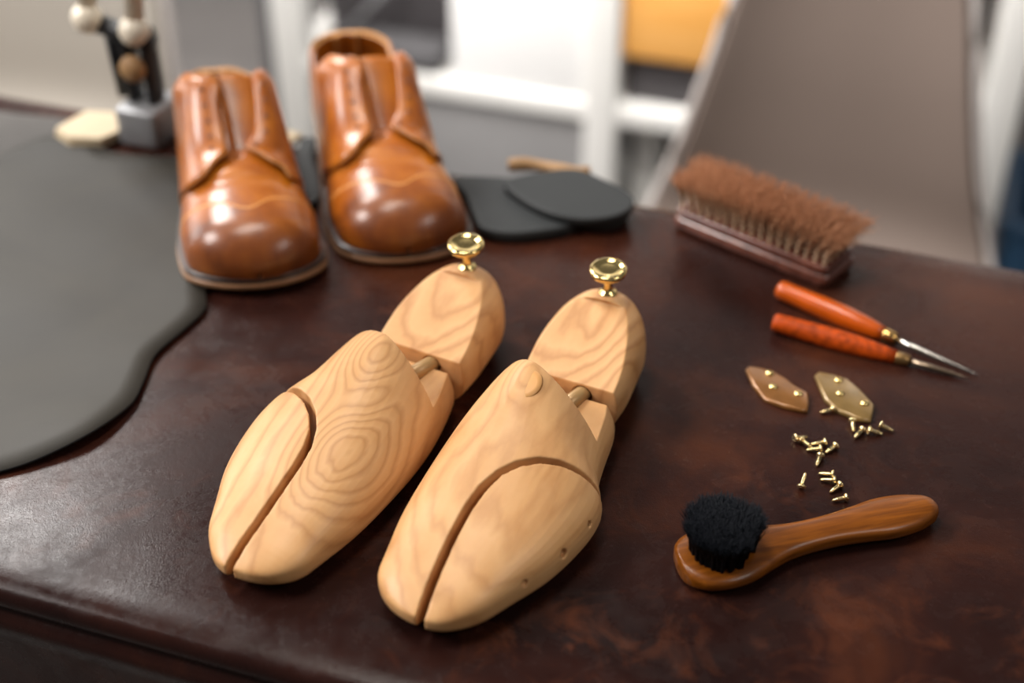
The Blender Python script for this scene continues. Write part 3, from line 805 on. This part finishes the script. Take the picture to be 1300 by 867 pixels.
for i, (h, tp, tilt, lab) in enumerate(SCREWS):
    me = SC if i == 0 else SC
    if i == 0: SC.materials.append(MT['brass2']); [setattr(p, 'use_smooth', True) for p in SC.polygons]
    o = bpy.data.objects.new('screw', SC); C.objects.link(o)
    d = Vector((tp[0]-h[0], tp[1]-h[1], 0))
    o.location = M(h[0], h[1], .275)
    o.rotation_euler = Matrix.Rotation(math.atan2(d.y, d.x), 4, 'Z').to_euler()
    o.rotation_euler = (Matrix.Rotation(math.atan2(d.y, d.x), 4, 'Z') @ Matrix.Rotation(math.radians(-tilt if tilt else 10), 4, 'Y') @ Matrix.Rotation(i * 1.1, 4, 'X')).to_euler()
    if tilt: o.location = M(h[0], h[1], .22)
    tag(o, lab, 'screw', 'small brass screws scattered on the table')

# ================================================================== SMALL THINGS AT THE BACK OF THE TABLE
cd = thing('card_stack', 'cream card offcuts stacked under the lamp on the left', 'card', (-31.9, 102.9, .3), .1)
for k in range(3):
    link('card', prism([(-5.2 + .1*k, .6), (-3.8, -1.3 + .1*k), (-1.2, -1.6), (.2, -.1 - .1*k), (.2, 3.0 - .1*k), (-3.0, 3.4)], .26*k, .26*k + .24), MT['card'], cd, smooth=False)
o = link('card_offcut', box(-1.6, 1.6, -1.0, 1.0, 0, .5, .1), MT['card']); o.location = M(-18.9, 103.0, 0); o.rotation_euler = (0, 0, -.5)
tag(o, 'small cream card offcut behind the left shoe', 'card')
pts = [(-3.2 + 6.4*k/12, .35*math.sin(k*.5), .55) for k in range(13)]
o = link('leather_roll', tube(pts, [.5 + .06*math.sin(k) for k in range(13)], 16), MT['tan']); o.location = M(2.9, 97.2, 0); o.location.z += .0006; o.rotation_euler = (0, 0, -.15)
tag(o, 'small tan leather roll behind the black leather pieces', 'leather roll')
# ================================================================== DESK LAMP
lp = thing('desk_lamp', 'spring arm desk lamp with two cream rods and black joint', 'lamp', (-29.3, 103.4, .02), TA)
link('base', box(-1.9, 1.9, -2.2, 2.2, 0, 3.4, .5), MT['greymetal'], lp)
jt = link('joint', join_me([box(-1.3, -.5, -.9, .9, 3.3, 9.6, .3), box(.5, 1.3, -.9, .9, 3.3, 9.6, .3), tube([(-3.2, 0, 9.4), (1.4, 0, 8.4)], .8), tube([(-2.4, 0, 9.0), (-2.2, .2, 3.4)], .5)]), MT['blacksteel'], lp)
kn = lathe([(.001, 0), (1.0, 0), (1.1, .2), (1.0, .7), (.001, .8)], 24); kn.transform(Matrix.Translation((.0, -.009, .066)) @ Matrix.Rotation(PI/2, 4, 'X'))
link('screw_knob', kn, MT['tan'], jt)
for (x0, x1) in ((-3.9, -2.6), (.2, 1.4)):
    r = link('arm_rod', tube([(x0, -.4, 9.5 - .35 * x0 / 3), (x1, 2.0, 27), (x1 + .9, 4.0, 40)], .75, 16), MT['cream'], lp)
    rb = bmesh.new(); bmesh.ops.create_uvsphere(rb, u_segments=20, v_segments=12, radius=.0125, matrix=Matrix.Translation((x0*.01, -.004, .095 - .0035 * x0 / 3)))
    em = bpy.data.meshes.new('m'); rb.to_mesh(em); rb.free(); link('rod_cap', em, MT['cream'], r)
hd_ = lathe([(2.2, 0), (3.0, 2), (7.5, 9), (8.5, 12), (8.3, 12), (7.2, 9), (2.6, 2.2), (2.0, .4)], 32)
hd_.transform(Matrix.Translation((.02, .0, .42)) @ Matrix.Rotation(math.radians(110), 4, 'X')); link('lamp_shade', hd_, MT['blacksteel'], lp)

# ================================================================== SHELVING UNIT BEHIND (white frame)
su = thing('shelving_unit', 'white shelving unit standing behind the table', 'shelf', (0, 0, -TT)); su.location = ST(0, 190, -TT); su.rotation_euler = (0, 0, TA)
for x0, x1 in ((-105.6, -99.8), (-53, -48), (4.2, 9.4)):
    link('upright', box(x0, x1, 0, 4, 0, 150, .25), MT['white'], su)
    link('upright', box(x0, x1, 40, 44, 0, 150, .25), MT['white'], su)
for z in (8, 40.6, 84, 128):
    link('shelf', box(-105, 9.0, .4, 43.6, z, z + 3.1, .2), MT['white'], su)
link('back_panel', box(-105, 9.0, 44, 45, 2, 148), MT['greypanel'], su, smooth=False)
link('door_panel', box(-99.6, -53.2, 1.5, 3, 11.2, 40.5, .2), MT['greypanel'], su)
def on_shelf(name, me, mat, label, cat, group=None, smooth=True):
    o = link(name, me, mat, smooth=smooth); o.location = ST(0, 190, -TT); o.rotation_euler = (0, 0, TA); tag(o, label, cat, group); return o
on_shelf('paper_stack', box(-75, -53.2, 1, 30, 43.8, 78, .4), MT['paper'], 'tall block of white paper on the shelf of the shelving unit', 'paper')
on_shelf('folded_cloth', box(-98, -77, .6, 8.5, 43.8, 47.6, 1.5, 5), MT['cloth'], 'folded dark grey cloth on the shelf behind the right shoe', 'cloth')
on_shelf('storage_box', box(-99.4, -76.5, 9, 39, 43.8, 76, .5), MT['darkbox'], 'dark grey box behind the folded cloth on the left of the shelf', 'box')
on_shelf('storage_box', box(-47.4, -22, 3, 34, 43.8, 51.6, .5), MT['darkbox'], 'dark grey box under the yellow wooden box', 'box')
on_shelf('wooden_box', box(-47.8, -21, 1, 34, 51.7, 68, .5), MT['yellow'], 'yellow wooden box stacked on a dark grey box', 'box')
on_shelf('rod', tube([(-94, 3, 48.1), (-81, 8.2, 62)], .5, 12), MT['greymetal'], 'pale rod leaning on the folded grey cloth', 'rod')
on_shelf('cardboard_tube', tube([(-44.5, 8, 11.2), (-44.5, 8, 38)], 1.9, 20), MT['white'], 'white tube standing under the dark box behind the chair', 'tube')
on_shelf('storage_box', box(-40, -12, 6, 36, 11.2, 36, .5), MT['blacksteel'], 'black box on the lowest shelf behind the chair', 'box')
tr = link('trim_1', box(-111, -106, 0, 3, 0, 260, .3), MT['trim']); tr.location = ST(0, 196, -TT); tr.rotation_euler = (0, 0, TA); struct(tr)

# ================================================================== SHELL CHAIRS
def shell_chair(s, t, rot, scale, label, mat, bw, group='grey shell chairs beyond the table'):
    c = thing('shell_chair', label, 'chair', (0, 0, -TT), 0, group); c.location = ST(s, t, -TT); c.rotation_euler = (0, 0, TA + rot); c.scale = (scale,) * 3
    # rows from the seat front, through the bend, up the backrest; the chair faces -y
    rowsS = [(-40, 45.6, 17, 0), (-36, 46.6, 20, .3), (-26, 46, 21.5, .8), (-14, 45.4, 22, 1.4), (-6, 45.8, 22, 2.2)]
    rowsB = [(-6, 45.8, 22, 2.2), (-1.5, 47.6, 22, 2.6), (1.5, 52, bw[0], 3.0), (2.6, 60, bw[1], 3.2), (4.0, 70, bw[2], 3.0), (6, 80, bw[3], 2.6), (7.2, 86, bw[4], 2.2), (8.0, 90, bw[5], 1.5), (8.2, 91.4, bw[6], 1)]
    def surf(name, R, n=17):
        R2 = []
        for i in range(len(R) * 4 - 3):
            u = i / 4; tab = lambda k: interp([(j, r[k]) for j, r in enumerate(R)], u); R2.append(tuple(tab(k) for k in range(4)))
        v = []
        for (y, z, w, dp) in R2:
            for k in range(n):
                q = -1 + 2*k/(n-1); v.append((w*q, y - dp * abs(q) ** 2.6 * (1 if name == 'backrest' else .0), z + (dp * abs(q) ** 3 if name == 'seat' else 0)))
        o = link(name, pymesh(v, grid_faces(len(R2), n)), mat, c)
        md = o.modifiers.new('s', 'SOLIDIFY'); md.thickness = .024; md.offset = 0
        md = o.modifiers.new('b', 'BEVEL'); md.width = .009; md.segments = 4; md.limit_method = 'ANGLE'; md.angle_limit = math.radians(50)
        apply_mods(o); [setattr(p, 'use_smooth', True) for p in o.data.polygons]; return o, R2
    surf('seat', rowsS); ob, R2 = surf('backrest', rowsB)
    for sd in (-1, 1):
        path = [(sd * (w + .6), y - dp - .1, z) for (y, z, w, dp) in R2]
        link('piping', tube(path, .55, 10), MT['piping'], c)
    for sx in (-1, 1):
        for (y0, y1) in ((-32, -38), (-8, 2)):
            link('leg', tube([(sx * 13, y0, 44.6), (sx * 20, y1, 0)], [1.2, .9], 14), MT['blacksteel'], c)
    link('frame', box(-14, 14, -33, -7, 43.4, 44.8, .3), MT['blacksteel'], c)
    return c
shell_chair(-12.9, 158, 0, .975, 'taupe grey shell chair facing the table behind the large brush', MT['chair'], (20.5, 18, 15.6, 13.4, 11.6, 9.2, 6))
shell_chair(-123, 152, .1, 1.0, 'grey shell chair coloured as lit, beyond the left end of the table', MT['chair_lit'], (21.5, 21.5, 21, 19, 17, 14, 9))

# ================================================================== RIGHT EDGE
o = thing('plastic_crate', 'blue plastic crate on the floor right of the chair', 'crate', (0, 0, -TT)); o.location = ST(28, 216, -TT); o.rotation_euler = (0, 0, TA)
link('crate_body', join_me([box(-16, 16, -12, 12, 0, 1.5, .3), box(-16, -14.8, -12, 12, 1.5, 26, .3), box(14.8, 16, -12, 12, 1.5, 26, .3), box(-16, 16, -12, -10.8, 1.5, 26, .3), box(-16, 16, 10.8, 12, 1.5, 26, .3)]), MT['blue'], o)
link('rim', join_me([box(-17, 17, -13, -11.5, 25, 27.4, .4), box(-17, 17, 11.5, 13, 25, 27.4, .4), box(-17, -15.5, -13, 13, 25, 27.4, .4), box(15.5, 17, -13, 13, 25, 27.4, .4)]), MT['blue'], o)
